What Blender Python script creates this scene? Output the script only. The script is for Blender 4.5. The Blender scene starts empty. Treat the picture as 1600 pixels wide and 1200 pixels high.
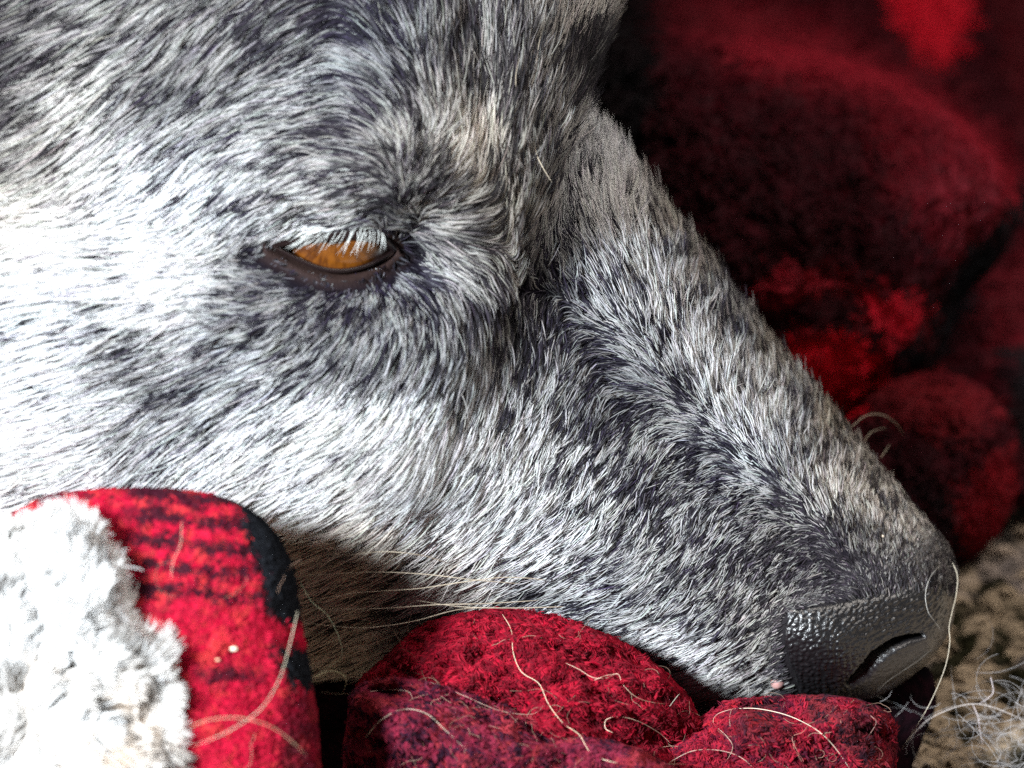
import bpy, math
import numpy as np
from mathutils import Vector, Matrix
from mathutils.bvhtree import BVHTree

R = np.random.default_rng(7)
sc = bpy.context.scene

# ---------------------------------------------------------------- camera, world, lamps
# Everything is designed in centimetres in a frame aligned with the camera
# (x right, y away, z up) and then turned into the world (metres, z up):
# the camera looks down on the sleeping dog.
D = 60.0                      # cm from lens to the plane y = 0
PITCH = math.radians(30)
CP, SP = math.cos(PITCH), math.sin(PITCH)
S = 0.01

def world(P):
    P = np.asarray(P, float)
    out = np.empty_like(P)
    out[..., 0] = P[..., 0]
    out[..., 1] = P[..., 1]*CP + P[..., 2]*SP
    out[..., 2] = -P[..., 1]*SP + P[..., 2]*CP + 6.0
    return out*S

def wdir(P):
    P = np.asarray(P, float)
    out = np.empty_like(P)
    out[..., 0] = P[..., 0]
    out[..., 1] = P[..., 1]*CP + P[..., 2]*SP
    out[..., 2] = -P[..., 1]*SP + P[..., 2]*CP
    return out

def at(px, py, y):
    px, py, y = np.broadcast_arrays(np.asarray(px, float), np.asarray(py, float), np.asarray(y, float))
    f = (D + y)/D/100.0
    return np.stack([(px-800)*f, y, (600-py)*f], -1)

def topx(P):
    f = D/(D+P[..., 1])*100
    return 800+P[..., 0]*f, 600-P[..., 2]*f

cam = bpy.data.cameras.new('camera')
camo = bpy.data.objects.new('camera', cam)
sc.collection.objects.link(camo)
camo.location = Vector(world([0, -D, 0]))
camo.rotation_euler = (math.radians(90)-PITCH, 0, 0)
cam.sensor_width = 36
cam.lens = 36*D/16.0
cam.clip_start = 0.02
cam.clip_end = 50
cam.dof.use_dof = True
cam.dof.focus_distance = (D-3.0)*S
cam.dof.aperture_fstop = 15
sc.camera = camo

wd = bpy.data.worlds.new('World'); sc.world = wd; wd.use_nodes = True
wd.node_tree.nodes['Background'].inputs[0].default_value = (0.92, 0.93, 1.0, 1)
wd.node_tree.nodes['Background'].inputs[1].default_value = 0.06

def area(name, pos, target, size, power, col):
    l = bpy.data.lights.new(name, 'AREA'); l.size = size*S; l.energy = power; l.color = col
    l.shape = 'DISK'
    o = bpy.data.objects.new(name, l); sc.collection.objects.link(o)
    o.location = Vector(world(pos))
    d = Vector(world(target)) - o.location
    o.rotation_euler = d.to_track_quat('-Z', 'Y').to_euler()
    return o

area('window_light', (-48, -78, 15), (0, -3, -1), 16, 27.0, (0.89, 0.955, 1.0))
area('fill_light', (34, -30, 62), (5, 0, -1), 45, 3.8, (1.0, 0.92, 0.84))  # added warm fill from above right, no source in view

sc.view_settings.view_transform = 'Standard'
sc.view_settings.look = 'None'
sc.view_settings.exposure = 0
sc.view_settings.gamma = 1
sc.cycles.use_denoising = False
sc.cycles.max_bounces = 6
sc.cycles.sample_clamp_direct = 6
sc.cycles.sample_clamp_indirect = 2
sc.cycles.diffuse_bounces = 3
sc.cycles.transparent_max_bounces = 6

# ---------------------------------------------------------------- helpers
def smooth(a, b, x):
    t = np.clip((x-a)/(b-a), 0, 1)
    return t*t*(3-2*t)

def vnoise(x, y, seed=0):
    x = np.asarray(x, float)+1000.5; y = np.asarray(y, float)+1000.5
    tab = np.random.default_rng(seed+100).random((256, 256))
    xi = np.floor(x).astype(int); yi = np.floor(y).astype(int)
    fx = x-xi; fy = y-yi
    fx = fx*fx*(3-2*fx); fy = fy*fy*(3-2*fy)
    a = tab[xi % 256, yi % 256]; b = tab[(xi+1) % 256, yi % 256]
    c = tab[xi % 256, (yi+1) % 256]; d = tab[(xi+1) % 256, (yi+1) % 256]
    return (a*(1-fx)+b*fx)*(1-fy)+(c*(1-fx)+d*fx)*fy

def fbm(x, y, seed=0, o=3):
    s = 0; a = 0.5; t = 0
    for k in range(o):
        s = s+a*vnoise(x*2**k, y*2**k, seed+k); t += a; a *= 0.5
    return s/t

def polydist(px, py, pts):
    """distance to a polyline and the position along it (0..1)"""
    pts = np.asarray(pts, float)
    best = np.full(np.shape(px), 1e9); along = np.zeros(np.shape(px))
    n = len(pts)-1
    for i in range(n):
        a, b = pts[i], pts[i+1]
        d = b-a; L = d@d
        t = np.clip(((px-a[0])*d[0]+(py-a[1])*d[1])/L, 0, 1)
        q = np.hypot(px-a[0]-t*d[0], py-a[1]-t*d[1])
        m = q < best
        best = np.where(m, q, best); along = np.where(m, (i+t)/n, along)
    return best, along

def inside(px, py, poly):
    poly = np.asarray(poly, float)
    c = np.zeros(np.shape(px), bool)
    j = len(poly)-1
    for i in range(len(poly)):
        xi, yi = poly[i]; xj, yj = poly[j]
        if yi != yj:
            c ^= ((yi > py) != (yj > py)) & (px < (xj-xi)*(py-yi)/(yj-yi)+xi)
        j = i
    return c

def sdf(px, py, poly):
    """signed distance to a closed outline, positive inside"""
    d, _ = polydist(px, py, list(poly)+[poly[0]])
    return np.where(inside(px, py, poly), d, -d)

def catmull(rows, t, closed=False):
    rows = np.asarray(rows, float); n = len(rows)
    t = np.asarray(t, float)
    i = np.floor(t).astype(int)
    if closed:
        g = lambda k: rows[k % n]
        f = t-i
    else:
        i = np.clip(i, 0, n-2); f = t-i
        g = lambda k: rows[np.clip(k, 0, n-1)]
    p0, p1, p2, p3 = g(i-1), g(i), g(i+1), g(i+2)
    f = f[..., None]
    return 0.5*((2*p1)+(-p0+p2)*f+(2*p0-5*p1+4*p2-p3)*f*f+(-p0+3*p1-3*p2+p3)*f**3)

def cell(x, y, seed=0):
    """distance to the nearest jittered grid point, and its id noise"""
    tab = np.random.default_rng(seed+500).random((128, 128, 3))
    xi = np.floor(x).astype(int); yi = np.floor(y).astype(int)
    best = np.full(np.shape(x), 9.0); idn = np.zeros(np.shape(x))
    for a in (-1, 0, 1):
        for b in (-1, 0, 1):
            t = tab[(xi+a) % 128, (yi+b) % 128]
            d = np.hypot(xi+a+.15+.7*t[..., 0]-x, yi+b+.15+.7*t[..., 1]-y)
            m = d < best
            best = np.where(m, d, best); idn = np.where(m, t[..., 2], idn)
    return best, idn

def grid_normals(P, wrap_b=False):
    da = np.gradient(P, axis=0)
    if wrap_b:
        db = np.roll(P, -1, 1)-np.roll(P, 1, 1)
    else:
        db = np.gradient(P, axis=1)
    n = np.cross(da, db)
    return n/np.maximum(np.linalg.norm(n, axis=-1, keepdims=True), 1e-9)

# ---------------------------------------------------------------- objects
def tag(o, label=None, cat=None, group=None, kind=None):
    if label: o['label'] = label
    if cat: o['category'] = cat
    if group: o['group'] = group
    if kind: o['kind'] = kind
    return o

def empty(name, pos_cm):
    o = bpy.data.objects.new(name, None)
    sc.collection.objects.link(o)
    o.location = Vector(world(pos_cm)); o.empty_display_size = 0.01
    return o

def link(name, data, mat, parent=None):
    o = bpy.data.objects.new(name, data)
    sc.collection.objects.link(o)
    data.materials.append(mat)
    if parent is not None: o.parent = parent
    return o

def offset_of(parent):
    if parent is None: return np.zeros(3)
    if parent.parent: return offset_of(parent.parent)+np.array(parent.location)
    return np.array(parent.location)

ALLBVH = {}
def mesh(name, V, F, mat, parent=None, col=None, bvh=None, smooth_=True):
    """V in design centimetres"""
    Wv = world(V)-offset_of(parent)
    me = bpy.data.meshes.new(name)
    F = np.asarray(F); nf = len(F); k = F.shape[1]
    me.vertices.add(len(Wv)); me.vertices.foreach_set('co', Wv.astype(np.float32).ravel())
    me.loops.add(nf*k); me.loops.foreach_set('vertex_index', F.astype(np.int32).ravel())
    me.polygons.add(nf)
    me.polygons.foreach_set('loop_start', np.arange(0, nf*k, k, dtype=np.int32))
    me.update(calc_edges=True)
    if smooth_: me.polygons.foreach_set('use_smooth', np.ones(nf, bool))
    if col is not None:
        a = me.color_attributes.new('col', 'FLOAT_COLOR', 'POINT')
        c4 = np.ones((len(V), 4), np.float32); c4[:, :3] = col
        a.data.foreach_set('color', c4.ravel())
    me.update()
    if bvh:
        ALLBVH[bvh] = (np.asarray(V, float), F)
    return link(name, me, mat, parent)

def gridfaces(a, b, wrap=False):
    i = np.arange(a-1)[:, None]; j = np.arange(b if wrap else b-1)[None, :]
    j2 = (j+1) % b
    f = np.stack([i*b+j, i*b+j2, (i+1)*b+j2, (i+1)*b+j], -1)
    return f.reshape(-1, 4)

def curves(name, pts, rad, col, mat, parent=None, nrm=None):
    """pts (n,k,3) cm, rad (n,k) cm, col (n,3)"""
    n, k, _ = pts.shape
    hc = bpy.data.hair_curves.new(name)
    hc.add_curves([k]*n)
    Wp = (world(pts)-offset_of(parent)).astype(np.float32)
    hc.attributes['position'].data.foreach_set('vector', Wp.ravel())
    a = hc.attributes.new('radius', 'FLOAT', 'POINT')
    a.data.foreach_set('value', (rad*S).astype(np.float32).ravel())
    a = hc.attributes.new('col', 'FLOAT_VECTOR', 'CURVE')
    a.data.foreach_set('vector', col.astype(np.float32).ravel())
    if nrm is not None:
        a = hc.attributes.new('sn', 'FLOAT_VECTOR', 'CURVE')
        a.data.foreach_set('vector', wdir(nrm).astype(np.float32).ravel())
    return link(name, hc, mat, parent)

# ---------------------------------------------------------------- materials
def newmat(name):
    m = bpy.data.materials.new(name); m.use_nodes = True
    nt = m.node_tree
    return m, nt, nt.nodes['Principled BSDF']

def attr_mat(name, rough=0.9, spec=0.15, sheen=0.0, bump=0.0, bscale=3000, coat=0.0):
    m, nt, p = newmat(name)
    a = nt.nodes.new('ShaderNodeAttribute'); a.attribute_name = 'col'
    nt.links.new(a.outputs['Color'], p.inputs['Base Color'])
    p.inputs['Roughness'].default_value = rough
    p.inputs['Specular IOR Level'].default_value = spec
    p.inputs['Sheen Weight'].default_value = sheen
    p.inputs['Coat Weight'].default_value = coat
    p.inputs['Coat Roughness'].default_value = 0.12
    if bump:
        t = nt.nodes.new('ShaderNodeTexCoord')
        nz = nt.nodes.new('ShaderNodeTexNoise'); nz.inputs['Scale'].default_value = bscale
        b = nt.nodes.new('ShaderNodeBump'); b.inputs['Strength'].default_value = bump
        b.inputs['Distance'].default_value = 0.0005
        nt.links.new(t.outputs['Object'], nz.inputs['Vector'])
        nt.links.new(nz.outputs['Fac'], b.inputs['Height'])
        nt.links.new(b.outputs['Normal'], p.inputs['Normal'])
    return m

def fur_mat(name, mixn=0.6, spec=0.25, rough=0.35):
    """fibres: diffuse that partly follows the skin under them, plus a sheen along the fibre"""
    m, nt, p = newmat(name)
    out = nt.nodes['Material Output']
    nt.nodes.remove(p)
    a = nt.nodes.new('ShaderNodeAttribute'); a.attribute_name = 'col'
    sn = nt.nodes.new('ShaderNodeAttribute'); sn.attribute_name = 'sn'
    geo = nt.nodes.new('ShaderNodeNewGeometry')
    mx = nt.nodes.new('ShaderNodeMix'); mx.data_type = 'VECTOR'
    mx.inputs[0].default_value = mixn
    nt.links.new(geo.outputs['Normal'], mx.inputs[4])
    nt.links.new(sn.outputs['Vector'], mx.inputs[5])
    nm = nt.nodes.new('ShaderNodeVectorMath'); nm.operation = 'NORMALIZE'
    nt.links.new(mx.outputs[1], nm.inputs[0])
    d = nt.nodes.new('ShaderNodeBsdfDiffuse')
    nt.links.new(a.outputs['Color'], d.inputs['Color'])
    nt.links.new(nm.outputs[0], d.inputs['Normal'])
    h = nt.nodes.new('ShaderNodeBsdfHair'); h.component = 'Reflection'
    h.inputs['RoughnessU'].default_value = rough
    h.inputs['RoughnessV'].default_value = 0.6
    h.inputs['Color'].default_value = (.75, .78, .85, 1)
    ms = nt.nodes.new('ShaderNodeMixShader'); ms.inputs[0].default_value = spec
    nt.links.new(d.outputs[0], ms.inputs[1]); nt.links.new(h.outputs[0], ms.inputs[2])
    nt.links.new(ms.outputs[0], out.inputs['Surface'])
    return m

M_fur = fur_mat('dog_fur', 0.60, 0.03)
M_nap = fur_mat('fabric_nap', 0.5, 0.012)
M_wool = fur_mat('fleece_wool', 0.8, 0.03)
M_skin = attr_mat('dog_skin', 0.75, 0.12, bump=0.3, bscale=2500)
M_nose = attr_mat('nose_leather', 0.36, 0.95, coat=.35, bump=0.25, bscale=5000)
M_cloth = attr_mat('fleece_cloth', 0.95, 0.02, sheen=0.0, bump=0.6, bscale=1800)
M_lid = attr_mat('wet_lid', 0.16, 0.6)

# ---------------------------------------------------------------- the dog's head
# rows: outline of the head above/right (T), outline below (B), half depth in cm
HR = np.array([
    (-1500, -200, -1350, 900, 5.5), (-1000, -800, -850, 1150, 6.0), (-200, -1050, -330, 1150, 6.0),
    (520, -800, 120, 1130, 5.8), (880, -330, 380, 1080, 5.2), (950, -20, 500, 1050, 4.7),
    (925, 90, 590, 1035, 4.2), (911, 196, 700, 1015, 3.8), (978, 272, 790, 1010, 3.45),
    (1095, 402, 880, 1020, 3.1), (1200, 536, 980, 1060, 2.75), (1300, 652, 1085, 1100, 2.5),
    (1400, 768, 1190, 1103, 2.3), (1466, 838, 1290, 1098, 2.05), (1491, 890, 1370, 1082, 1.7),
    (1489, 948, 1432, 1046, 1.2), (1478, 995, 1474, 1000, 0.02)], float)
NK = len(HR)-1

EYE_UP = [(425, 384), (450, 379), (490, 373), (535, 368), (575, 367), (600, 376), (616, 390)]
EYE_LO = [(616, 390), (600, 402), (570, 416), (535, 423), (500, 419), (465, 405), (440, 392), (425, 384)]
def dens(pts, n):
    pts = np.array(pts, float)
    return catmull(pts, np.linspace(0, len(pts)-1, n))
EYE = np.vstack([dens(EYE_UP, 24)[:-1], dens(EYE_LO, 28)[:-1]])
NOSE = [(1206, 968), (1222, 946), (1260, 934), (1310, 922), (1345, 898), (1400, 882), (1440, 858), (1475, 838),
        (1520, 880), (1520, 960), (1450, 1060), (1390, 1110), (1300, 1120), (1240, 1110), (1224, 1070), (1212, 1030)]
JAW = [(-200, 860), (80, 850), (250, 830), (340, 800), (400, 786), (480, 798), (560, 824), (620, 856), (680, 894),
       (740, 918), (800, 935), (870, 965), (960, 1030)]
NOSTRIL = [(1440, 992), (1418, 997), (1395, 1006), (1370, 1024), (1348, 1050), (1326, 1066)]

def gauss(px, py, cx, cy, rx, ry, rot=0):
    a = math.radians(rot); dx = px-cx; dy = py-cy
    u = (dx*math.cos(a)+dy*math.sin(a))/rx; v = (-dx*math.sin(a)+dy*math.cos(a))/ry
    return np.exp(-(u*u+v*v))

def jaw_side(px, py):
    """> 0 below the overhanging cheek and lip"""
    xs, ys = zip(*JAW)
    return py-np.interp(px, xs, ys)

def features(px, py):
    h = 0.0
    h = h+0.42*gauss(px, py, 545, 275, 170, 60, 8)          # brow over the eye
    h = h+0.15*gauss(px, py, 640, 210, 90, 110, 10)
    h = h-0.55*gauss(px, py, 530, 395, 150, 55, 8)          # orbit
    h = h-0.32*gauss(px, py, 650, 395, 70, 45, 20)          # inner corner
    h = h-0.35*gauss(px, py, 250, 230, 200, 120, -20)       # temple
    h = h+0.45*gauss(px, py, 180, 470, 280, 90, 8)          # cheek bone
    h = h+0.30*gauss(px, py, 560, 520, 200, 60, 10)         # below the eye
    h = h-0.28*gauss(px, py, 745, 120, 35, 220, -4)         # furrow of the forehead
    h = h-0.14*gauss(px, py, 1010, 640, 150, 50, 48)
    h = h-0.10*gauss(px, py, 1210, 770, 110, 35, 45)
    h = h+0.18*gauss(px, py, 960, 420, 190, 42, 54)
    h = h+0.16*gauss(px, py, 1220, 730, 200, 40, 46)
    h = h+0.35*gauss(px, py, 1060, 930, 200, 90, 25)        # flews
    h = h+0.30*gauss(px, py, 640, 720, 260, 80, 15)
    h = h-0.55*smooth(-8, 34, jaw_side(px, py))*(1-smooth(540, 670, px))
    h = h+0.10*(fbm(px/170, py/170, 3)-.5)
    h = h-0.5*gauss(px, py, 904, 128, 13, 55, -2)             # hollow before the far brow
    h = h+.40*gauss(px, py, 1300, 1010, 90, 80, 10)*smooth(-30, 20, sdf(px, py, NOSE))+.05*gauss(px, py, 1440, 920, 50, 60)
    e = sdf(px, py, EYE)
    h = h+.022*(vnoise(px/4.5, py/4.5, 91)-.5)*smooth(-45, -12, e)
    h = h+0.13*np.exp(-((e+13)/9.0)**2)*(e < 0)                # lids stand proud
    h = h-0.95*smooth(4, 11, e)                              # the opening
    d, _ = polydist(px, py, [(470, 330), (530, 322), (590, 333), (628, 365), (660, 392)])
    h = h-0.09*np.exp(-(d/6.0)**2)                             # crease over the lid
    return h

def nose_mask(px, py):
    return smooth(-6, 22, sdf(px, py, NOSE))

def surf(t, v):
    """t along the head (0..NK), v round it (0..2 pi, the near side is 0..pi)"""
    k = catmull(HR, t)
    w = (1-np.cos(v))/2
    px = k[..., 0]*(1-w)+k[..., 2]*w
    py = k[..., 1]*(1-w)+k[..., 3]*w
    s = np.sin(v)
    near = s > 0
    prof = np.abs(s)**(1.18-.56*smooth(0, .55, w))
    y = np.where(near, -1, 1)*k[..., 4]*prof
    f = features(px, py)*np.abs(s)**0.6*smooth(0, 0.9, k[..., 4])
    y = y-np.where(near, f, 0)
    return at(px, py, y)

def head_grid(t, v):
    P = surf(t[:, None]+0*v[None, :], v[None, :]+0*t[:, None])
    return P

# denser where the photograph looks closest (eye, muzzle)
tt = np.concatenate([np.linspace(0, 3, 40, endpoint=False), np.linspace(3, 5, 120, endpoint=False),
                     np.linspace(5, 9, 330, endpoint=False), np.linspace(9, NK-.6, 330, endpoint=False),
                     NK-.6*np.linspace(1, 0, 30)**1.5])
vv = np.concatenate([np.linspace(0, math.pi, 620, endpoint=False), np.linspace(math.pi, 2*math.pi, 90, endpoint=False)])
HP = head_grid(tt, vv)
HN = -grid_normals(HP, True)
if HN[len(tt)//2, 200, 1] > 0: HN = -HN

# coat: how white the hair is by region, plus painted shade along the far bridge
COAT = np.array([
 (15,40,.1),(15,150,.15),(60,30,.35),(100,60,.6),(150,130,.85),(60,200,.6),(250,60,.55),(350,60,.5),(200,250,.8),(100,330,.9),(300,180,.6),(290,110,.35),  # first points darken the corner, painted shade where the head turns away
 (400,150,.5),(450,60,.45),(540,30,.22),(500,120,.6),(600,130,.4),(620,200,.38),(500,220,.5),(550,180,.42),(400,250,.6),(300,280,.8),
 (380,300,.6),(20,400,1.1),(100,390,1.1),(200,380,.85),(300,380,.8),(100,460,.72),(50,550,.85),(200,480,.75),(300,450,1),(350,430,.8),(400,470,.3),
 (300,540,.65),(200,560,.55),(150,560,.8),(290,600,.35),(230,650,.65),(60,650,1),(250,685,.4),(150,720,.95),(340,620,.5),(350,570,.35),(400,560,.5),
 (450,520,.45),(430,600,.55),(550,480,.33),(520,560,.42),(600,560,.45),(550,630,.95),(630,640,1.1),(450,640,.85),(500,700,1),(400,700,.85),(350,740,.9),
 (480,760,.9),(570,720,1),(650,720,1),(610,690,.65),(700,640,.75),(750,600,.55),(700,560,.5),(700,500,.42),(650,480,.42),(750,450,.48),(760,520,.42),
 (700,400,.38),(750,380,.45),(660,400,.3),(680,330,.48),(650,270,.52),(720,260,.9),(730,220,.75),(700,180,.5),(690,100,.42),(650,50,.36),(770,300,.4),(750,150,.5),
 (800,150,.42),(850,150,.62),(800,60,.45),(880,60,.8),(905,25,.8),(940,15,.75),(912,130,.0),(905,95,.05),(903,160,.05),(888,140,.3),(5,90,-.2),(5,180,-.1),(880,180,.4),(820,220,.32),(860,280,.42),(900,230,.85),(930,215,.85),(960,270,.9),
 (940,330,.9),(980,350,.85),(900,350,.55),(800,400,.55),(800,350,.55),(1000,400,.8),(850,400,.5),(900,440,.42),(850,470,.3),(830,430,.45),(800,500,.35),(900,500,.22),(940,450,.5),
 (980,500,.55),(1050,500,.8),(1080,415,.42),(1125,475,.40),(1035,355,.5),(1180,545,.36),(1100,580,.7),(1020,560,.4),(950,560,.15),(1000,620,.12),(930,640,.15),
 (1070,640,.3),(1150,650,.7),(1190,690,.7),(1110,720,.28),(1210,705,.5),(1230,760,.3),(1300,775,.7),(1380,805,.65),(1262,640,.36),(1365,742,.40),(1310,690,.38),
 (850,560,.35),(850,650,.55),(780,650,.65),(800,740,.85),(750,800,1),(700,780,.85),(850,780,.9),(900,720,.55),(950,760,.5),(1000,720,.3),(1050,760,.35),
 (1100,800,.35),(1150,830,.32),(1200,850,.30),(1250,850,.22),(1300,880,.08),(1350,850,.08),(1200,800,.30),(1000,820,.42),(950,850,.42),(880,840,.78),
 (800,860,.9),(850,905,.4),(900,935,.35),(950,930,.42),(880,970,.85),(950,990,.85),(1020,1000,.6),(1000,930,.35),(1070,900,.38),(1070,1000,.65),
 (1120,1050,.75),(1050,1060,.4),(1100,950,.38),(1150,930,.34),(1180,980,.38),(1180,1050,.5),(1200,1010,.3),(650,780,.95),(600,810,.7),
 (550,830,.68),(480,830,.75),(520,900,.72),(450,900,.75),(600,900,.68),(700,950,.6),(560,970,.7),(760,890,.7),(660,880,.5),(420,820,.5),(-100,500,.8),
 (640,430,.3),(600,455,.33),(680,445,.38),(480,450,.33),(540,458,.33),(410,425,.3),(370,440,.38),(560,330,.6),(500,335,.8),(620,350,.35),(-200,100,.4),(-200,800,.8),(400,-200,.4),(800,-200,.45),(250,960,.5)], float)
TAN_SHADE = np.array([(600,900,1),(500,850,1),(450,950,1),(700,950,.5),(560,1000,1),(770,250,.75),(775,330,.75),(760,180,.5),(800,60,.35),(800,200,.5),  # tan coat, with warm shade of jaw and far bridge painted in
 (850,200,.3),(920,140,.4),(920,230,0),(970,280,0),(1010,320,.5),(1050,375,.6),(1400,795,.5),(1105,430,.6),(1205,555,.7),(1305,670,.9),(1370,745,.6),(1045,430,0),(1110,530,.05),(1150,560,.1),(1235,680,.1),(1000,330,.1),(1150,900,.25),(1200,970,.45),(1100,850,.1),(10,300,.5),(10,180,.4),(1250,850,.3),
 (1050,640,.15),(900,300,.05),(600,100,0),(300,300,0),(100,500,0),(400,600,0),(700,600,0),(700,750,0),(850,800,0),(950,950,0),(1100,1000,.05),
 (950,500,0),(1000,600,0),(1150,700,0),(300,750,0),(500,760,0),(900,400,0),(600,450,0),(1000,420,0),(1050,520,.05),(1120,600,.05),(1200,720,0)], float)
FLOW = np.array([
 (100,100,210),(15,100,205),(300,100,225),(400,50,220),(480,60,212),(500,150,198),(450,250,206),(300,300,224),(200,200,219),(150,300,218),(80,380,195),
 (200,400,196),(400,330,214),(350,370,214),(500,290,194),(560,290,184),(595,300,150),(612,330,112),(560,230,183),(560,330,190),(550,100,163),(600,60,135),(650,150,112),
 (620,190,125),(600,140,150),(680,50,98),(720,100,95),(740,200,76),(700,250,62),(720,300,40),(680,220,75),(800,100,84),(880,50,66),(900,130,58),(850,200,92),(870,170,72),
 (850,300,108),(800,250,97),(760,150,88),(830,360,112),(700,335,22),(740,350,12),(670,370,355),(720,400,338),(765,450,305),(700,420,325),(660,400,335),
 (640,430,305),(620,460,275),(760,520,275),(720,520,262),(690,470,285),(640,520,255),(600,480,250),(520,470,236),(440,470,215),(395,430,198),(560,550,238),
 (450,550,214),(640,560,250),(720,600,252),(780,600,250),(350,480,183),(390,540,193),(100,450,189),(50,550,193),(100,600,196),(300,600,203),(250,720,218),
 (50,700,191),(330,700,217),(400,780,208),(500,700,208),(600,750,218),(650,660,224),(700,600,244),(700,700,228),(800,700,234),(760,800,220),(850,560,246),(820,500,255),
 (840,402,118),(872,432,125),(822,425,112),(786,425,298),(850,480,238),(900,450,140),(920,400,122),(950,350,108),(960,260,82),(935,230,80),(1000,300,70),(1000,350,80),(985,420,112),(1060,400,66),(1100,470,62),(1060,480,85),
 (1040,540,125),(1000,560,148),(960,580,180),(920,600,225),(1150,560,64),(1120,580,90),(1080,600,130),(1060,640,160),(1020,660,205),(1000,700,232),
 (1200,620,64),(1170,640,100),(1140,660,138),(1110,680,165),(1080,720,210),(1250,650,58),(1230,700,85),(1200,710,125),(1180,740,160),(1150,780,205),
 (1300,720,60),(1290,750,90),(1270,790,125),(1240,800,165),(1350,760,55),(1350,790,90),(1390,810,70),(1330,830,110),(1250,850,200),(1300,860,150),
 (1380,850,85),(1440,850,60),(900,650,240),(900,750,233),(1000,800,232),(1100,820,235),(1200,850,222),(1150,900,224),(850,850,212),(900,930,203),
 (1000,900,215),(1000,1000,209),(1100,950,217),(1150,1040,211),(1200,1000,222),(1220,930,220),(1270,900,210),(900,980,203),(800,900,205),(550,850,206),(480,950,198),
 (650,930,202),(450,840,202),(700,980,196),(648,200,102),(650,250,92),(644,300,100),(636,340,125),(665,300,60),(-150,300,200),(-150,700,190),(-200,-100,205),(300,-200,215),(700,-200,95),(900,-150,75)], float)

gx = np.arange(-400, 1700, 10.0); gy = np.arange(-400, 1300, 10.0)
GX, GY = np.meshgrid(gx, gy, indexing='ij')
def shepard(samples, power=3.2, eps=18.):
    vals = samples[:, 2:]
    num = np.zeros(GX.shape+(vals.shape[1],)); den = np.zeros(GX.shape)
    for row in samples:
        w = 1/((GX-row[0])**2+(GY-row[1])**2+eps*eps)**(power/2)
        num += w[..., None]*row[2:]; den += w
    return num/den[..., None]
coat_g = shepard(COAT)[..., 0]
tan_shade_g = shepard(TAN_SHADE, 3.)[..., 0]
fl = FLOW.copy(); ang = np.radians(FLOW[:, 2])
flow_g = shepard(np.column_stack([FLOW[:, :2], np.cos(ang), np.sin(ang)]), 3.6, 14.)
flow_g /= np.maximum(np.linalg.norm(flow_g, axis=-1, keepdims=True), 1e-6)

def look(g, px, py):
    x = np.clip((px+400)/10, 0, g.shape[0]-1.001); y = np.clip((py+400)/10, 0, g.shape[1]-1.001)
    i = x.astype(int); j = y.astype(int); fx = x-i; fy = y-j
    if g.ndim == 3: fx = fx[..., None]; fy = fy[..., None]
    return (g[i, j]*(1-fx)+g[i+1, j]*fx)*(1-fy)+(g[i, j+1]*(1-fx)+g[i+1, j+1]*fx)*fy

dog = empty('dog', [-2, 0, -4.6])
tag(dog, 'white and dark brindled dog lying with its head down and amber eye half closed', 'dog')

PX, PY = topx(HP)
wv = look(coat_g, PX, PY)
base = np.empty(HP.shape)
dark = np.array([.005, .0035, .008]); pale = np.array([.06, .055, .06])
base[:] = dark+(pale-dark)*smooth(.6, 1.1, wv)[..., None]
skin = np.array([.030, .017, .015])
ed = sdf(PX, PY, EYE)
eyeskin = smooth(-42, -8, ed)*(HP[..., 1] < 0)
base = base*(1-eyeskin[..., None])+skin*eyeskin[..., None]
nsk = smooth(-60, 0, sdf(PX, PY, NOSE))[..., None]
base = base*(1-nsk)+np.array([.014, .012, .014])*nsk
HM = HP-HN*(.75*smooth(22, 40, sdf(PX, PY, NOSE))*(HP[..., 1] < .3)*smooth(1082, 1066, PY))[..., None]
head = mesh('head', HM.reshape(-1, 3), gridfaces(len(tt), len(vv), True)[:, ::-1], M_skin, dog, base.reshape(-1, 3), bvh='head')

# ---- nose leather: a finer patch over the tip of the muzzle, pebbled
t2 = np.concatenate([np.linspace(11.0, NK-.6, 420, endpoint=False), NK-.6*np.linspace(1, 0, 60)**1.6])
v2 = np.linspace(-0.9, math.pi+.9, 520)
NP_ = head_grid(t2, np.mod(v2, 2*math.pi))
NN = grid_normals(NP_)
if NN[200, 260, 1] > 0: NN = -NN
nx, ny = topx(NP_)
dpth = NP_[..., 1]
topn = smooth(960, 915, ny)
msk = smooth(0, 1, (sdf(nx, ny, NOSE)+6)/(28+55*topn))
cd, cid = cell(nx/9.0+dpth*3.0*0+.6*vnoise(nx/12, ny/12, 5), ny/8.5+dpth*6+.6*vnoise(nx/12, ny/12, 6), 1)
cd2, _ = cell(nx/5.0, ny/5.0+dpth*10, 2)
peb = (1-smooth(.1, .62, cd))*(.55+.9*cid)
low = smooth(1060, 1090, ny)
disp = .022*msk-.06*(1-msk)+smooth(-12, 26, sdf(nx, ny, NOSE))*(1-.8*np.exp(-(polydist(nx, ny, [(1448, 1012), (1390, 1052), (1362, 1078)])[0]/24)**2))*(.017*peb+.006*(1-cd2))
nd, na = polydist(nx, ny, NOSTRIL)
wdt = 2.5+3.8*np.sin(np.clip(na, 0, 1)**1.6*math.pi)**.8
near = smooth(.3, -.3, dpth)
disp = disp-.5*np.exp(-(nd/wdt)**2)*msk*near
fd, fa = polydist(nx, ny, [(1448, 1012), (1418, 1030), (1390, 1052), (1362, 1078)])
disp = disp+.05*np.exp(-(fd/16)**2)*near
gd, ga = polydist(nx, ny, [(1222, 965), (1216, 1000), (1226, 1040), (1240, 1075)])
disp = disp-.10*np.exp(-(gd/7)**2)*near
NP2 = NP_+NN*disp[..., None]
nc = np.array([.008, .0076, .009])*(.8+.5*peb[..., None]*.6)
ncol = np.broadcast_to(nc, NP2.shape).copy()
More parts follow.
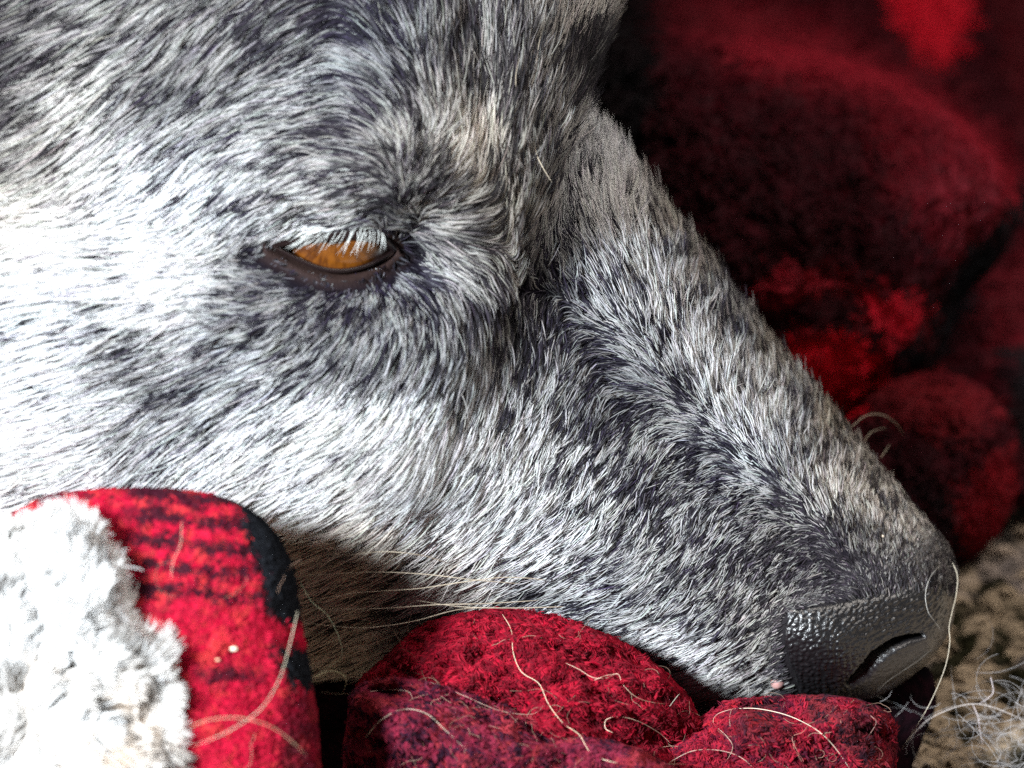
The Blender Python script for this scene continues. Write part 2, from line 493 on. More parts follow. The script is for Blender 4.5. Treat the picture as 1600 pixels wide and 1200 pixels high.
fl_ = (np.exp(-(fd/18)**2)*near)[..., None]
ncol = ncol+fl_*np.array([.016, .012, .011])
mesh('nose', NP2.reshape(-1, 3), gridfaces(len(t2), len(v2))[:, ::-1], M_nose, dog, ncol.reshape(-1, 3), bvh='nose')

# ---- fur
def sample(P, N, n, weight=None, wrap=False):
    a, b = P.shape[:2]
    Q = np.concatenate([P, P[:, :1]], 1) if wrap else P
    NQ = np.concatenate([N, N[:, :1]], 1) if wrap else N
    e1 = Q[1:, :-1]-Q[:-1, :-1]; e2 = Q[:-1, 1:]-Q[:-1, :-1]
    ar = np.linalg.norm(np.cross(e1, e2), axis=-1)
    if weight is not None:
        ar = ar*weight[:ar.shape[0], :ar.shape[1]]
    c = np.cumsum(ar.ravel()); k = np.searchsorted(c, R.random(n)*c[-1])
    k = np.minimum(k, ar.size-1)
    i, j = np.divmod(k, ar.shape[1])
    f = R.random(n)[:, None]; g = R.random(n)[:, None]
    bl = lambda A: (A[i, j]*(1-f)+A[i+1, j]*f)*(1-g)+(A[i, j+1]*(1-f)+A[i+1, j+1]*f)*g
    n_ = bl(NQ); n_ /= np.maximum(np.linalg.norm(n_, axis=-1, keepdims=True), 1e-9)
    return bl(Q), n_

LEN = np.array([(100,400,.75),(100,100,.7),(300,200,.65),(500,150,.5),(450,300,.45),(560,300,.34),(600,330,.26),(650,250,.42),(720,280,.5),(500,460,.28),(600,450,.26),
 (400,430,.28),(380,500,.42),(550,560,.48),(700,450,.45),(750,600,.45),(650,700,.6),(400,650,.62),(200,700,.75),(550,880,.6),(850,800,.5),(900,500,.36),(850,300,.5),
 (960,300,.6),(1050,480,.5),(1200,650,.42),(1100,600,.42),(1000,650,.34),(1100,800,.32),(1000,950,.42),(1150,1040,.42),(1200,900,.24),(1300,780,.34),(1400,800,.26),
 (1300,870,.15),(1440,850,.12),(1370,870,.14),(1250,940,.14),(1215,1020,.2),(800,100,.6),(900,100,.5),(700,100,.5)], float)
len_g = shepard(LEN, 3.)[..., 0]

w_ = np.ones(HP.shape[:2])
inx = (PX > -60) & (PX < 1560) & (PY > -60) & (PY < 1140)
frontish = HN[..., 1] < 0.35
w_ = np.where(inx & frontish, 1.0, np.where((PX > -500) & (PY > -500) & (HN[..., 1] < .7), .26, .0))
nsd = sdf(PX, PY, NOSE)
topf = smooth(945, 915, PY)
w_ = w_*(1-np.where(HP[..., 1] < .8, smooth(0, 1, nsd/(12+60*topf)), 0))
bare = smooth(-30, -12, sdf(PX, PY, EYE))
# bald lower lid and corners, furred upper lid nearly to its edge
low_l = smooth(372, 400, PY)
w_ = w_*(1-np.where(HP[..., 1] < 0, np.clip(bare*(.75+.25*low_l)+.65*low_l*smooth(-40, -18, ed), 0, 1)*.84, 0)*(1-0.0))
w_ = w_*np.where(HP[..., 1] < 0, 1-smooth(-9, -5, ed), 1)
w_ = w_*(1+1.2*gauss(PX, PY, 648, 290, 40, 90))
w_ = w_*np.clip((.48/look(len_g, PX, PY))**1.3, .6, 5.0)
w_ = w_*np.where(inx, np.clip(.22+1.5*np.abs(HN[..., 1]), .22, 1), 1)
NCL = 60000; PER = 8
cr, cn = sample(HP, HN, NCL, w_, True)
cx, cy = topx(cr)
cw = look(coat_g, cx, cy)
cw = cw-.15*(1-smooth(.6, .9, cw))*smooth(-900, 0, -cy)
out_f = (cx < -60) | (cx > 1560) | (cy < -60) | (cy > 1140)
pn = .32*(vnoise(cx/30, cy/30, 11)-.5)+.75*(vnoise(cx/9, cy/9, 12)-.5)+.2*(vnoise(cx/90, cy/90, 13)-.5)
val = cw+pn*(1-.35*smooth(.75, 1.1, cw))+.85*(R.random(NCL)-.5)*(.75+.25*smooth(.15, .5, cw))
wh = smooth(.38, .58, val)                                  # 0 dark hair .. 1 white hair
clen = np.where(cx > 780, .98, 1.10)*look(len_g, cx, cy)*(.75+.5*R.random(NCL))
ctan = np.clip(look(tan_shade_g, cx, cy), 0, 1)
ce_ = sdf(cx, cy, EYE); lowz = smooth(372, 400, cy)*smooth(-46, -22, ce_)*(cr[:, 1] < 0)
clen = clen*(1-.55*lowz); wh = wh*(1-.85*lowz)
nz_ = smooth(-14, 8, sdf(cx, cy, NOSE))*(cr[:, 1] < .8)
clen = clen*(1-.3*nz_); wh = wh*(1-.75*nz_)

def flow3(P, N):
    x, y = topx(P)
    d = look(flow_g, x, y)
    v = np.stack([d[:, 0], np.zeros(len(d)), d[:, 1]], -1)
    vn = (v*N).sum(-1, keepdims=True)
    keep = np.where(vn > 0, .12+.42*gauss(x, y, 940, 225, 85, 85)[:, None], 0)
    v = v-N*vn*(1-keep)
    return v/np.maximum(np.linalg.norm(v, axis=-1, keepdims=True), 1e-6)

def rep(a): return np.repeat(a, PER, axis=0)
K = 6
Nn = rep(cn)
SNn = cn+np.array([-.5, -.9, .1])*(1.6*gauss(cx, cy, 945, 235, 75, 75))[:, None]   # the standing hair of the stop shows its flank
SNn = rep(SNn/np.linalg.norm(SNn, axis=1, keepdims=True))
jit = R.normal(0, 1, (NCL*PER, 3))*.042
jit -= Nn*(jit*Nn).sum(-1, keepdims=True)
root = rep(cr)+jit-Nn*.02+Nn*.03*rep(nz_)[:, None]
L = rep(clen)*(.7+.5*R.random(NCL*PER))
# cluster-wide and personal deviations of the lay
cdev = rep(R.normal(0, 1, (NCL, 3))*np.where(cx > 780, .15, .10)[:, None]); pdev = R.normal(0, 1, (NCL*PER, 3))*.06
mess = rep(.10+.8*gauss(cx, cy, 655, 275, 60, 75)+.40*gauss(cx, cy, 850, 450, 60, 60)+.25*gauss(cx, cy, 930, 220, 60, 40))
lift = rep(.22+.14*wh+.30*nz_+.25*gauss(cx, cy, 960, 270, 90, 90)+.15*R.random(NCL))*(.7+.6*R.random(NCL*PER))
pts = np.empty((NCL*PER, K, 3)); pts[:, 0] = root
cur = root.copy()
wild = (R.random(NCL*PER) < .02)[:, None]
for k in range(1, K):
    s = k/(K-1)
    d = flow3(cur, Nn)+cdev*(.8+mess[:, None]*2.2)+pdev*(1+2.5*wild)
    d = d+Nn*(lift*(1.0-1.25*s))[:, None]
    d /= np.linalg.norm(d, axis=-1, keepdims=True)
    cur = cur+d*(L/(K-1))[:, None]
    # fibres of a lock draw together towards the tip
    cur = cur-jit*(.24*s)
    pts[:, k] = cur
rr = rep(np.where(out_f, .022, 0.0054)*(.85+.4*R.random(NCL)))*(.8+.4*R.random(NCL*PER))
prof = np.array([.85, 1, 1, .88, .6, .12])
rad = rr[:, None]*prof[None]
hw = np.clip(rep(wh)+R.normal(0, .10, NCL*PER), 0, 1)
flip = R.random(NCL*PER)
hw = np.where(flip < .07, 1-hw*.9, hw)
wcol = np.array([.80, .81, .83]); dcol = np.array([.008, .0055, .015])
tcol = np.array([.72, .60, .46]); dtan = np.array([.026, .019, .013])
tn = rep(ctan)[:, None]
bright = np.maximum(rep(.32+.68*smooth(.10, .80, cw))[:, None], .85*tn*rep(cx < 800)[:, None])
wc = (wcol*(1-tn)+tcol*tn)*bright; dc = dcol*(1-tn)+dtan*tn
hcol = dc+(wc-dc)*(hw**1.3)[:, None]
hcol = hcol*(.85+.3*R.random((NCL*PER, 1)))
hcol = hcol*np.where(hw[:, None] < .35, np.exp(R.normal(0, .75, (NCL*PER, 1))), 1)
hcol = np.clip(hcol*(1+R.normal(0, .03, (NCL*PER, 3))), 0, .92)
curves('fur', pts, rad, hcol, M_fur, dog, SNn)['kind'] = 'stuff'

# ---- eye
ec = at(521, 366, 0)
pick = lambda px, py: HP.reshape(-1, 3)[np.argmin(np.where(HP[..., 1].ravel() < 0, (PX.ravel()-px)**2+(PY.ravel()-py)**2, 1e9))]
lidy = (pick(521, 335)[1]+pick(521, 438)[1])/2
ER = 1.02
ey = lidy+ER+.13
ec = at(519, 372, ey)
def sphere(c, r, nu=48, nv=64, axis=None, sq=(1, 1, 1)):
    th = np.linspace(0, math.pi, nu); ph = np.linspace(0, 2*math.pi, nv, endpoint=False)
    T_, P_ = np.meshgrid(th, ph, indexing='ij')
    V = np.stack([np.sin(T_)*np.cos(P_)*sq[0], -np.cos(T_)*sq[1], np.sin(T_)*np.sin(P_)*sq[2]], -1)*r
    return V+c, T_, P_
EV, T_, P_ = sphere(np.zeros(3), ER, 160, 200)
# look direction slightly down and to the nose
rxa, rza = math.radians(-8), math.radians(4)
cosA = np.cos(T_)
ir = np.degrees(T_)                                     # angle from the pole facing out
iris = ir < 45
bulge = .045*smooth(46, 20, ir)
EV = EV*(1+bulge[..., None])
rx_ = EV.copy()
c1, s1 = math.cos(rxa), math.sin(rxa)
EV = np.stack([EV[..., 0], EV[..., 1]*c1-EV[..., 2]*s1, EV[..., 1]*s1+EV[..., 2]*c1], -1)
c2, s2 = math.cos(rza), math.sin(rza)
EV = np.stack([EV[..., 0]*c2-EV[..., 1]*s2, EV[..., 0]*s2+EV[..., 1]*c2, EV[..., 2]], -1)
fib_shade = .5+.45*(fbm(P_*9, ir/9, 21)-.5)+.35*(vnoise(P_*26, ir/5, 22)-.5)+.10*np.cos(P_+.7)  # fibres, darker to the upper left as painted lid shadow
amber = np.array([.19, .060, .006]); amb2 = np.array([.060, .016, .003])
ecol = amb2+(amber-amb2)*smooth(.25, .75, fib_shade)[..., None]
ecol = ecol*(1-.75*smooth(37, 44, ir))[..., None]
pup = smooth(17, 13.5, ir)[..., None]
ecol = ecol*(1-pup)+np.array([.004, .003, .003])*pup
wht = smooth(44.5, 46, ir)[..., None]
ecol = ecol*(1-wht)+np.array([.035, .02, .018])*wht
M_eye = attr_mat('eye_surface', 0.28, 0.5, coat=1.0)
M_eye.node_tree.nodes['Principled BSDF'].inputs['Coat Roughness'].default_value = 0.03
mesh('eyeball', (EV+ec-np.array([0, .10, 0])*0).reshape(-1, 3), gridfaces(160, 200, True), M_eye, dog, ecol.reshape(-1, 3))

def tube(pts, rad, sides=8, closed=False):
    pts = np.asarray(pts, float); n = len(pts)
    rad = np.broadcast_to(rad, (n,))
    tg = np.gradient(pts, axis=0) if not closed else np.roll(pts, -1, 0)-np.roll(pts, 1, 0)
    tg /= np.maximum(np.linalg.norm(tg, axis=-1, keepdims=True), 1e-9)
    up = np.array([.13, -1, .07])
    a = np.cross(tg, up); a /= np.maximum(np.linalg.norm(a, axis=-1, keepdims=True), 1e-9)
    b = np.cross(tg, a)
    th = np.linspace(0, 2*math.pi, sides, endpoint=False)
    V = pts[:, None]+rad[:, None, None]*(np.cos(th)[None, :, None]*a[:, None]+np.sin(th)[None, :, None]*b[:, None])
    if closed:
        V = np.concatenate([V, V[:1]], 0); n += 1
    F = gridfaces(n, sides, True)
    return V.reshape(-1, 3), F

def onlid(px, py, dy):
    base_ = np.array([pick(x, y)[1] for x, y in zip(px, py)])
    return base_+dy
def lid(path, off, r, name):
    p = dens(path, 60)
    q = p+np.array([0, off])
    yl = np.full(60, lidy)
    # rim sits on the ball
    P = at(p[:, 0], p[:, 1], 0)
    dx = (p[:, 0]-519)/100; dz = (p[:, 1]-372)/100
    ball = ey-np.sqrt(np.maximum(ER**2*1.13-dx**2-dz**2, .05))
    lidd = np.array([pick(x, y)[1] for x, y in q])
    yv = np.minimum(ball+.01, lidd+.05)
    yv = np.convolve(np.pad(yv, 4, mode='edge'), np.ones(9)/9, 'valid')
    rr_ = r*(.55+.45*np.sin(np.linspace(0, math.pi, 60)))
    V, F = tube(at(p[:, 0], p[:, 1], yv), rr_, 12)
    c = np.tile(np.array([.014, .008, .008]), (len(V), 1))
    return mesh(name, V, F[:, ::-1], M_lid, dog, c)
lid(EYE_UP, -16, .075, 'upper_eyelid')
lid(EYE_LO[::-1], 16, .036, 'lower_eyelid')

# ---- lashes: white fringe hanging from the upper lid
nl = 46
lx = R.uniform(470, 602, nl); up = dens(EYE_UP, 200)
ly = np.interp(lx, up[:, 0], up[:, 1])
P = np.empty((nl, 6, 3))
r0 = at(lx, ly-R.uniform(2, 14, nl), lidy-.12)
an = np.radians(np.interp(lx, [450, 500, 560, 606], [222, 238, 262, 285])+R.normal(0, 9, nl))
ll = np.interp(lx, [450, 480, 560, 606], [.26, .34, .40, .22])*R.uniform(.6, 1.15, nl)
for k in range(6):
    s = k/5
    P[:, k] = r0+np.stack([np.cos(an-.25*s)*ll*s, -.16*np.sin(s*2.2)+0*ll, np.sin(an-.25*s)*ll*s], -1)
curves('eyelashes', P, np.full((nl, 1), .0042)*np.array([1, 1, .9, .7, .45, .1])[None], np.tile([.60, .62, .60], (nl, 1)), M_fur, dog,
       np.tile([-.3, -.9, .3], (nl, 1)))['kind'] = 'stuff'

# ---- pink wart on the lip
wp = pick(1213, 1062)
V, T_, P_ = sphere(wp+np.array([0, .03, 0]), .125, 20, 24, sq=(.9, .8, 1.15))
V = V+.07*np.stack([fbm(V[..., 2]*7, V[..., 1]*7, 15)-.5, 0*V[..., 0], fbm(V[..., 0]*7, V[..., 1]*7, 16)-.5], -1)
V = V+(.02*(fbm(V[..., 0]*9, V[..., 2]*9, 5)-.5))[..., None]
M_wart = attr_mat('wart_skin', .5, .4)
M_wart.node_tree.nodes['Principled BSDF'].inputs['Subsurface Weight'].default_value = .2
M_wart.node_tree.nodes['Principled BSDF'].inputs['Subsurface Scale'].default_value = .002
mesh('wart', V.reshape(-1, 3), gridfaces(20, 24, True), M_wart, dog, np.tile([.50, .28, .26], (480, 1)))['label'] = 'small pink wart on the upper lip'

# ---- whiskers
M_wisk = attr_mat('whisker', .4, .5)
def strand(name, path, y, r, col, parent=None, mat=None, n=40, sides=6):
    path = np.asarray(path, float)
    q = catmull(path, np.linspace(0, len(path)-1, n))
    yv = np.interp(np.linspace(0, 1, n), np.linspace(0, 1, len(y)), y) if np.ndim(y) else np.full(n, y)
    s = np.linspace(0, 1, n)
    rr_ = r*np.minimum(1, 1.25-s**2*1.1)*np.minimum(1, .5+s*8)
    V, F = tube(at(q[:, 0], q[:, 1], yv), np.maximum(rr_, r*.12), sides)
    return mesh(name, V, F[:, ::-1], mat or M_wisk, parent, np.tile(col, (len(V), 1)))
wc_ = (.55, .47, .36)
for path, yy in [
    ([(812, 912), (740, 906), (660, 897), (580, 894), (478, 899)], (-3.3, -3.9, -4.2, -4.3)),
    ([(852, 906), (790, 902), (720, 910), (650, 920), (560, 926), (490, 938)], (-3.3, -3.9, -4.1, -4.2)),
    ([(842, 938), (760, 943), (680, 945), (590, 951), (482, 952)], (-3.1, -3.8, -4.1, -4.2)),
    ([(800, 950), (720, 952), (640, 972), (560, 981), (470, 972)], (-3.0, -3.7, -4.0, -4.1)),
    ([(880, 948), (800, 950), (720, 948), (650, 938)], (-3.2, -3.8, -4.0)),
    ([(700, 880), (660, 868), (600, 862), (540, 868)], (-3.6, -4.3, -4.5)),
    ([(1330, 668), (1352, 650), (1378, 648), (1400, 662), (1412, 680)], (1.0, 2.4)),
    ([(1350, 690), (1362, 675), (1385, 668)], (1.0, 2.0)),
    ([(1376, 715), (1384, 704), (1390, 694)], (.9, 1.4)),
    ([(840, 180), (836, 120), (842, 70), (846, 55)], (-3.9, -4.6)),
    ([(808, 165), (806, 120), (812, 90)], (-4.3, -4.9)),
    ([(835, 225), (842, 250), (862, 285)], (-4.2, -4.6)),
]:
    strand('whisker', path, yy, .006, wc_, dog)

# ---------------------------------------------------------------- fabrics
def blob(name, outline, y0, tf, tb, colf, parent, na=120, nr=60, amp=.05, sc_px=9., drop=0., mat=None, centre=None, power=.5, bvh=None, seed=1, fold_=0.):
    """a soft fold of cloth: closed, tf thick towards the viewer and tb away from him"""
    ol = np.asarray(outline, float)
    t = np.linspace(0, len(ol), na, endpoint=False)
    e = catmull(ol, t, True)
    seg = np.hypot(*(np.roll(e, -1, 0)-e).T); c = np.concatenate([[0], np.cumsum(seg)])
    q = np.linspace(0, c[-1], na, endpoint=False)
    e = np.stack([np.interp(q, c, np.append(e[:, k], e[0, k])) for k in (0, 1)], -1)
    ce = np.asarray(centre, float) if centre is not None else e.mean(0)
    def half(th, sgn):
        s = np.linspace(0, 1, nr)**1.6
        p = e[:, None]*(1-s[None, :, None])+ce*s[None, :, None]
        px = p[..., 0]; py = p[..., 1]
        prof = (1-(1-s)**2)**power
        dd = (fbm(px/sc_px, py/sc_px, seed)-.5)*2*amp+(fbm(px/60, py/60, seed+3)-.5)*amp*3+(fbm((px+.6*py)/150, (py-.3*px)/48, seed+6)-.5)*fold_
        ed_ = np.minimum(1, s*14)[None]
        y = y0+sgn*(th*prof[None]+dd*ed_)+drop*(py-e[:, 1].min())/100
        # ragged outline
        return px, py, y
    fx_, fy_, fyy = half(tf, -1)
    bx_, by_, byy = half(tb, 1)
    wob = (fbm(e[:, 0]/7, e[:, 1]/7, seed+9)-.5)*6+(fbm(e[:, 0]/45, e[:, 1]/45, seed+12)-.5)*(16 if fold_ else 0)
    dirv = e-ce; dirv /= np.linalg.norm(dirv, axis=1, keepdims=True)
    wfac = np.exp(-np.arange(nr)/3.)[None]
    fx_ = fx_+wob[:, None]*wfac*dirv[:, :1]; fy_ = fy_+wob[:, None]*wfac*dirv[:, 1:]
    bx_ = bx_+wob[:, None]*wfac*dirv[:, :1]; by_ = by_+wob[:, None]*wfac*dirv[:, 1:]
    A = at(fx_, fy_, fyy); B = at(bx_, by_, byy)[:, ::-1]
    P = np.concatenate([B[:, :-1], A], 1)              # (na, 2nr-1)
    P = np.transpose(P, (1, 0, 2))
    N = grid_normals(P, True)
    m = N[nr+nr//2].mean(0)
    if m[1] > 0: N = -N; flip_ = True
    else: flip_ = False
    px, py = topx(P)
    col = colf(px, py)
    F = gridfaces(P.shape[0], na, True)
    if not flip_: F = F[:, ::-1]
    o = mesh(name, P.reshape(-1, 3), F, mat or M_cloth, parent, col.reshape(-1, 3), bvh=bvh)
    return o, P, N

def nap(name, P, N, colf, parent, n, per, ln, rad, spread, bend=1.0, lift=.5, flow=None, K=5, mat=None, curl=0., crad=0., wfn=None, dev=.5, conv=.15):
    px, py = topx(P)
    vis = (N[..., 1] < .35) & (px > -90) & (px < 1690) & (py > -90) & (py < 1290)
    w = vis*1.0
    if wfn is not None: w = w*wfn(px, py)
    r, nn = sample(P, N, n, w, True)
    x, y = topx(r)
    colc = colf(x, y)
    rp = lambda a: np.repeat(a, per, axis=0)
    M = n*per
    n3 = rp(nn); jit = R.normal(0, spread, (M, 3)); jit -= n3*(jit*n3).sum(-1, keepdims=True)
    if flow is None:
        d0 = R.normal(0, 1, (n, 3))*dev
    else:
        f2 = flow(x, y); d0 = np.stack([f2[0], 0*f2[0], f2[1]], -1)+R.normal(0, 1, (n, 3))*dev*.5
    d0 = rp(d0)+R.normal(0, .2, (M, 3)); d0 -= n3*(d0*n3).sum(-1, keepdims=True)
    d0 /= np.maximum(np.linalg.norm(d0, axis=-1, keepdims=True), 1e-6)
    L = rp(ln*R.uniform(.6, 1.3, n))*R.uniform(.7, 1.2, M)
    ph = rp(R.uniform(0, 6.28, n)); side = np.cross(n3, d0)
    pts = np.empty((M, K, 3)); cur = rp(r)+jit-n3*.02; pts[:, 0] = cur
    for k in range(1, K):
        s = k/(K-1)
        d = d0*(.35+bend*s)+n3*(lift*(1.2-1.5*s))
        d /= np.linalg.norm(d, axis=-1, keepdims=True)
        cur = cur+d*(L/(K-1))[:, None]-jit*conv*s
        q = cur
        if crad:
            a = ph+curl*s
            q = cur+crad*min(1, 2*s)*(np.sin(a)[:, None]*side+(np.cos(a)-np.cos(ph))[:, None]*n3*.8)
        pts[:, k] = q
    c = np.clip(rp(colc)*R.uniform(.8, 1.2, (M, 1)), 0, .9)
    pr = np.interp(np.linspace(0, 1, K), [0, .6, .9, 1], [1, 1, .7, .3])
    rd = (rad*R.uniform(.75, 1.25, M))[:, None]*pr[None]
    o = curves(name, pts, rd, c, mat or M_nap, parent, n3)
    o['kind'] = 'stuff'
    return o

def lerp(a, b, t):
    return np.asarray(a)+(np.asarray(b)-np.asarray(a))*t[..., None]

# ---- the folded blanket in front: plaid outside, sherpa lining inside
RED = (.42, .004, .028); ORG = (.50, .028, .034); BLK = (.006, .007, .010); DKR = (.020, .003, .010)
BLACK1 = [(345, 772), (380, 768), (420, 790), (452, 830), (470, 900), (478, 975), (440, 978), (416, 962), (410, 905), (392, 880), (394, 845), (372, 810)]
BLACK2 = [(418, 1002), (455, 1010), (500, 1015), (505, 1075), (490, 1082), (440, 1060), (428, 1030)]
def plaid_front(x, y):
    jx = 14*(vnoise(x/9, y/9, 31)-.5); jy = 14*(vnoise(x/9, y/9, 32)-.5)
    X, Y = x+jx, y+jy
    c = lerp(RED, ORG, smooth(.56, .78, vnoise(x/13, y/9, 33)))
    rows = .5+.5*np.sin((Y-.10*x)*2*math.pi/37)
    zone = (1-smooth(930, 970, Y))*smooth(150, 230, X)
    dk = smooth(.32, .62, rows+.70*(vnoise(x/11, y/8, 34)-.5))*zone
    dk = np.maximum(dk, .9*smooth(.45, .75, vnoise(x/12, y/9, 36))*(1-smooth(775, 840, Y)))
    band = smooth(16, 4, np.abs(Y-(1052+.05*(x-300))))*smooth(290, 310, X)*(1-smooth(395, 420, X))
    dk = np.maximum(dk, band*.9)
    rt = smooth(425, 450, X)*smooth(1080, 1090, Y)*(.35+.6*vnoise(x/12, y/12, 35))
    dk = np.maximum(dk, rt)
    c = lerp(c, DKR, np.clip(dk, 0, .95)) if False else c+(np.array(DKR)-c)*np.clip(dk, 0, .95)[..., None]
    for poly in (BLACK1, BLACK2):
        m = smooth(-3, 3, sdf(X, Y, poly))
        c = c+(np.array(BLK)-c)*m[..., None]
    return c

sherpa = empty('sherpa_blanket', at(200, 1200, -8))
tag(sherpa, 'folded red and black plaid blanket edge with white fluffy lining, in front of the jaw', 'blanket')
OUT1 = [(-350, 1000), (-160, 890), (-60, 850), (0, 815), (60, 780), (130, 768), (230, 764), (320, 772), (385, 795), (430, 835), (458, 895), (468, 965),
        (482, 1040), (494, 1120), (499, 1200), (500, 1350), (430, 1500), (0, 1540), (-400, 1500), (-480, 1200)]
_, P, N = blob('plaid_cover', OUT1, -6.7, 1.5, .9, plaid_front, sherpa, 700, 260, .03, 7, centre=(90, 1180), bvh='front')
nap('plaid_nap', P, N, plaid_front, sherpa, 20000, 4, .10, .0085, .035, lift=.5, wfn=lambda x, y: (x > 60)*1.)

FLE = [(-200, 920), (-60, 880), (10, 872), (55, 856), (100, 850), (128, 868), (148, 895), (160, 935), (176, 975), (200, 1010), (222, 1050),
       (235, 1090), (225, 1130), (238, 1170), (232, 1220), (220, 1400), (-200, 1500), (-420, 1250)]
def fleece_col(x, y):
    t = fbm(x/45, y/60, 41)
    shadow_gaps = np.clip(1.2*gauss(x, y, 140, 1140, 60, 75, 20)+.9*gauss(x, y, 60, 1090, 25, 60)+.6*gauss(x, y, 195, 940, 20, 50)+.5*gauss(x, y, 20, 920, 25, 40), 0, 1)*smooth(.35, .6, t)  # shadow gaps between the locks, painted tan into the wool
    return lerp((.90, .885, .865), (.62, .50, .40), shadow_gaps)
_, FP, FN = blob('lining_backing', FLE, -7.95, .5, .5, fleece_col, sherpa, 500, 160, .09, 24, centre=(60, 1120), bvh='fleece')
def fl_flow(x, y):
    e_ = np.array(FLE, float)
    a = np.arctan2(-(y-1120), x-40)
    a = np.where(y < 1000, np.where(x < 150, a*.5+math.radians(80)*.5, a-.5), a-.15)
    a = a+2.2*(fbm(x/38, y/38, 42)-.5)
    return np.cos(a), np.sin(a)
nap('fleece_lining', FP, FN, fleece_col, sherpa, 1500, 60, .60, .0095, .070, lift=.60, conv=.26, flow=fl_flow, K=9, mat=M_wool, curl=2.6, crad=.05, dev=.30)

# ---- the red fleece under the muzzle
red = empty('red_blanket', at(900, 1250, -2))
tag(red, 'rumpled crimson fleece blanket in thick folds under the muzzle', 'blanket')
def nub(x, y, a, b, s, k=7., lo=.35, hi=.7):
    t = smooth(lo, hi, .65*vnoise(x/k, y/k, s)+.35*vnoise(x/(k*.45), y/(k*.45), s+1))
    return lerp(a, b, t)
def c_mid(x, y):
    c = nub(x, y, (.13, .0025, .010), (.34, .006, .022), 51, 5.)
    return c
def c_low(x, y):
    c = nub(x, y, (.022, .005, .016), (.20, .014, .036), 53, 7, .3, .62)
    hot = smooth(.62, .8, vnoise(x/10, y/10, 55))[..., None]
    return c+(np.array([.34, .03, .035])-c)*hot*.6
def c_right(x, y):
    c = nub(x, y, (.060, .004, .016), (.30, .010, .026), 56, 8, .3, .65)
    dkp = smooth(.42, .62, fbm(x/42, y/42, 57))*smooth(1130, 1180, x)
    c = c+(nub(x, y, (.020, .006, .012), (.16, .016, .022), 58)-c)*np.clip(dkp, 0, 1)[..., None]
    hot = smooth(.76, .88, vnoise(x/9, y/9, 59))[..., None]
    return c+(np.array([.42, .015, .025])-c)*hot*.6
def c_shade(x, y):
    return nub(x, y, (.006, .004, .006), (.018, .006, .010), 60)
OUT2 = [(560, 1075), (600, 1030), (650, 985), (720, 960), (800, 953), (870, 966), (940, 990), (1000, 1022), (1050, 1064), (1086, 1110), (1092, 1150),
        (1070, 1185), (1040, 1230), (900, 1300), (700, 1280), (560, 1160)]
_, P, N = blob('fold', OUT2, -3.0, 1.5, 2.0, c_mid, red, 600, 220, .062, 6.5, centre=(850, 1130), bvh='mid', seed=3, fold_=1.7)
nap('fold_nap', P, N, c_mid, red, 30000, 5, .12, .0062, .024, lift=.6, dev=1)
OUT3 = [(545, 1120), (556, 1078), (600, 1062), (660, 1066), (730, 1084), (800, 1112), (880, 1140), (960, 1160), (1020, 1185), (1060, 1240), (900, 1420), (560, 1420), (540, 1220)]
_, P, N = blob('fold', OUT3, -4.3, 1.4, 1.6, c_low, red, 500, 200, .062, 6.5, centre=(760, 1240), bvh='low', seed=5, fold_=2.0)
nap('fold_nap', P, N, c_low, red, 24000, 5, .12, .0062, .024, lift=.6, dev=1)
OUT4 = [(1020, 1190), (1065, 1155), (1100, 1120), (1150, 1098), (1210, 1090), (1290, 1088), (1350, 1098), (1390, 1120), (1400, 1160), (1392, 1220), (1380, 1400), (1000, 1420), (980, 1260)]
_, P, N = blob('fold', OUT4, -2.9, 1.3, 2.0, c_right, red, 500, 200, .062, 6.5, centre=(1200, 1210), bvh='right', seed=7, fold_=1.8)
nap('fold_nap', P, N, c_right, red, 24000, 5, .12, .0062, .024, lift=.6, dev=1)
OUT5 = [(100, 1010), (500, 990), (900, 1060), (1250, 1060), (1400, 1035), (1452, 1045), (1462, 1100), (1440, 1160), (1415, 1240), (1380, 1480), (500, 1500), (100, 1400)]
_, P, N = blob('fold', OUT5, .6, .8, .9, c_shade, red, 300, 90, .04, 9, centre=(850, 1230), bvh='black', seed=8)  # added dark sheet, shade of the gaps put into its colour

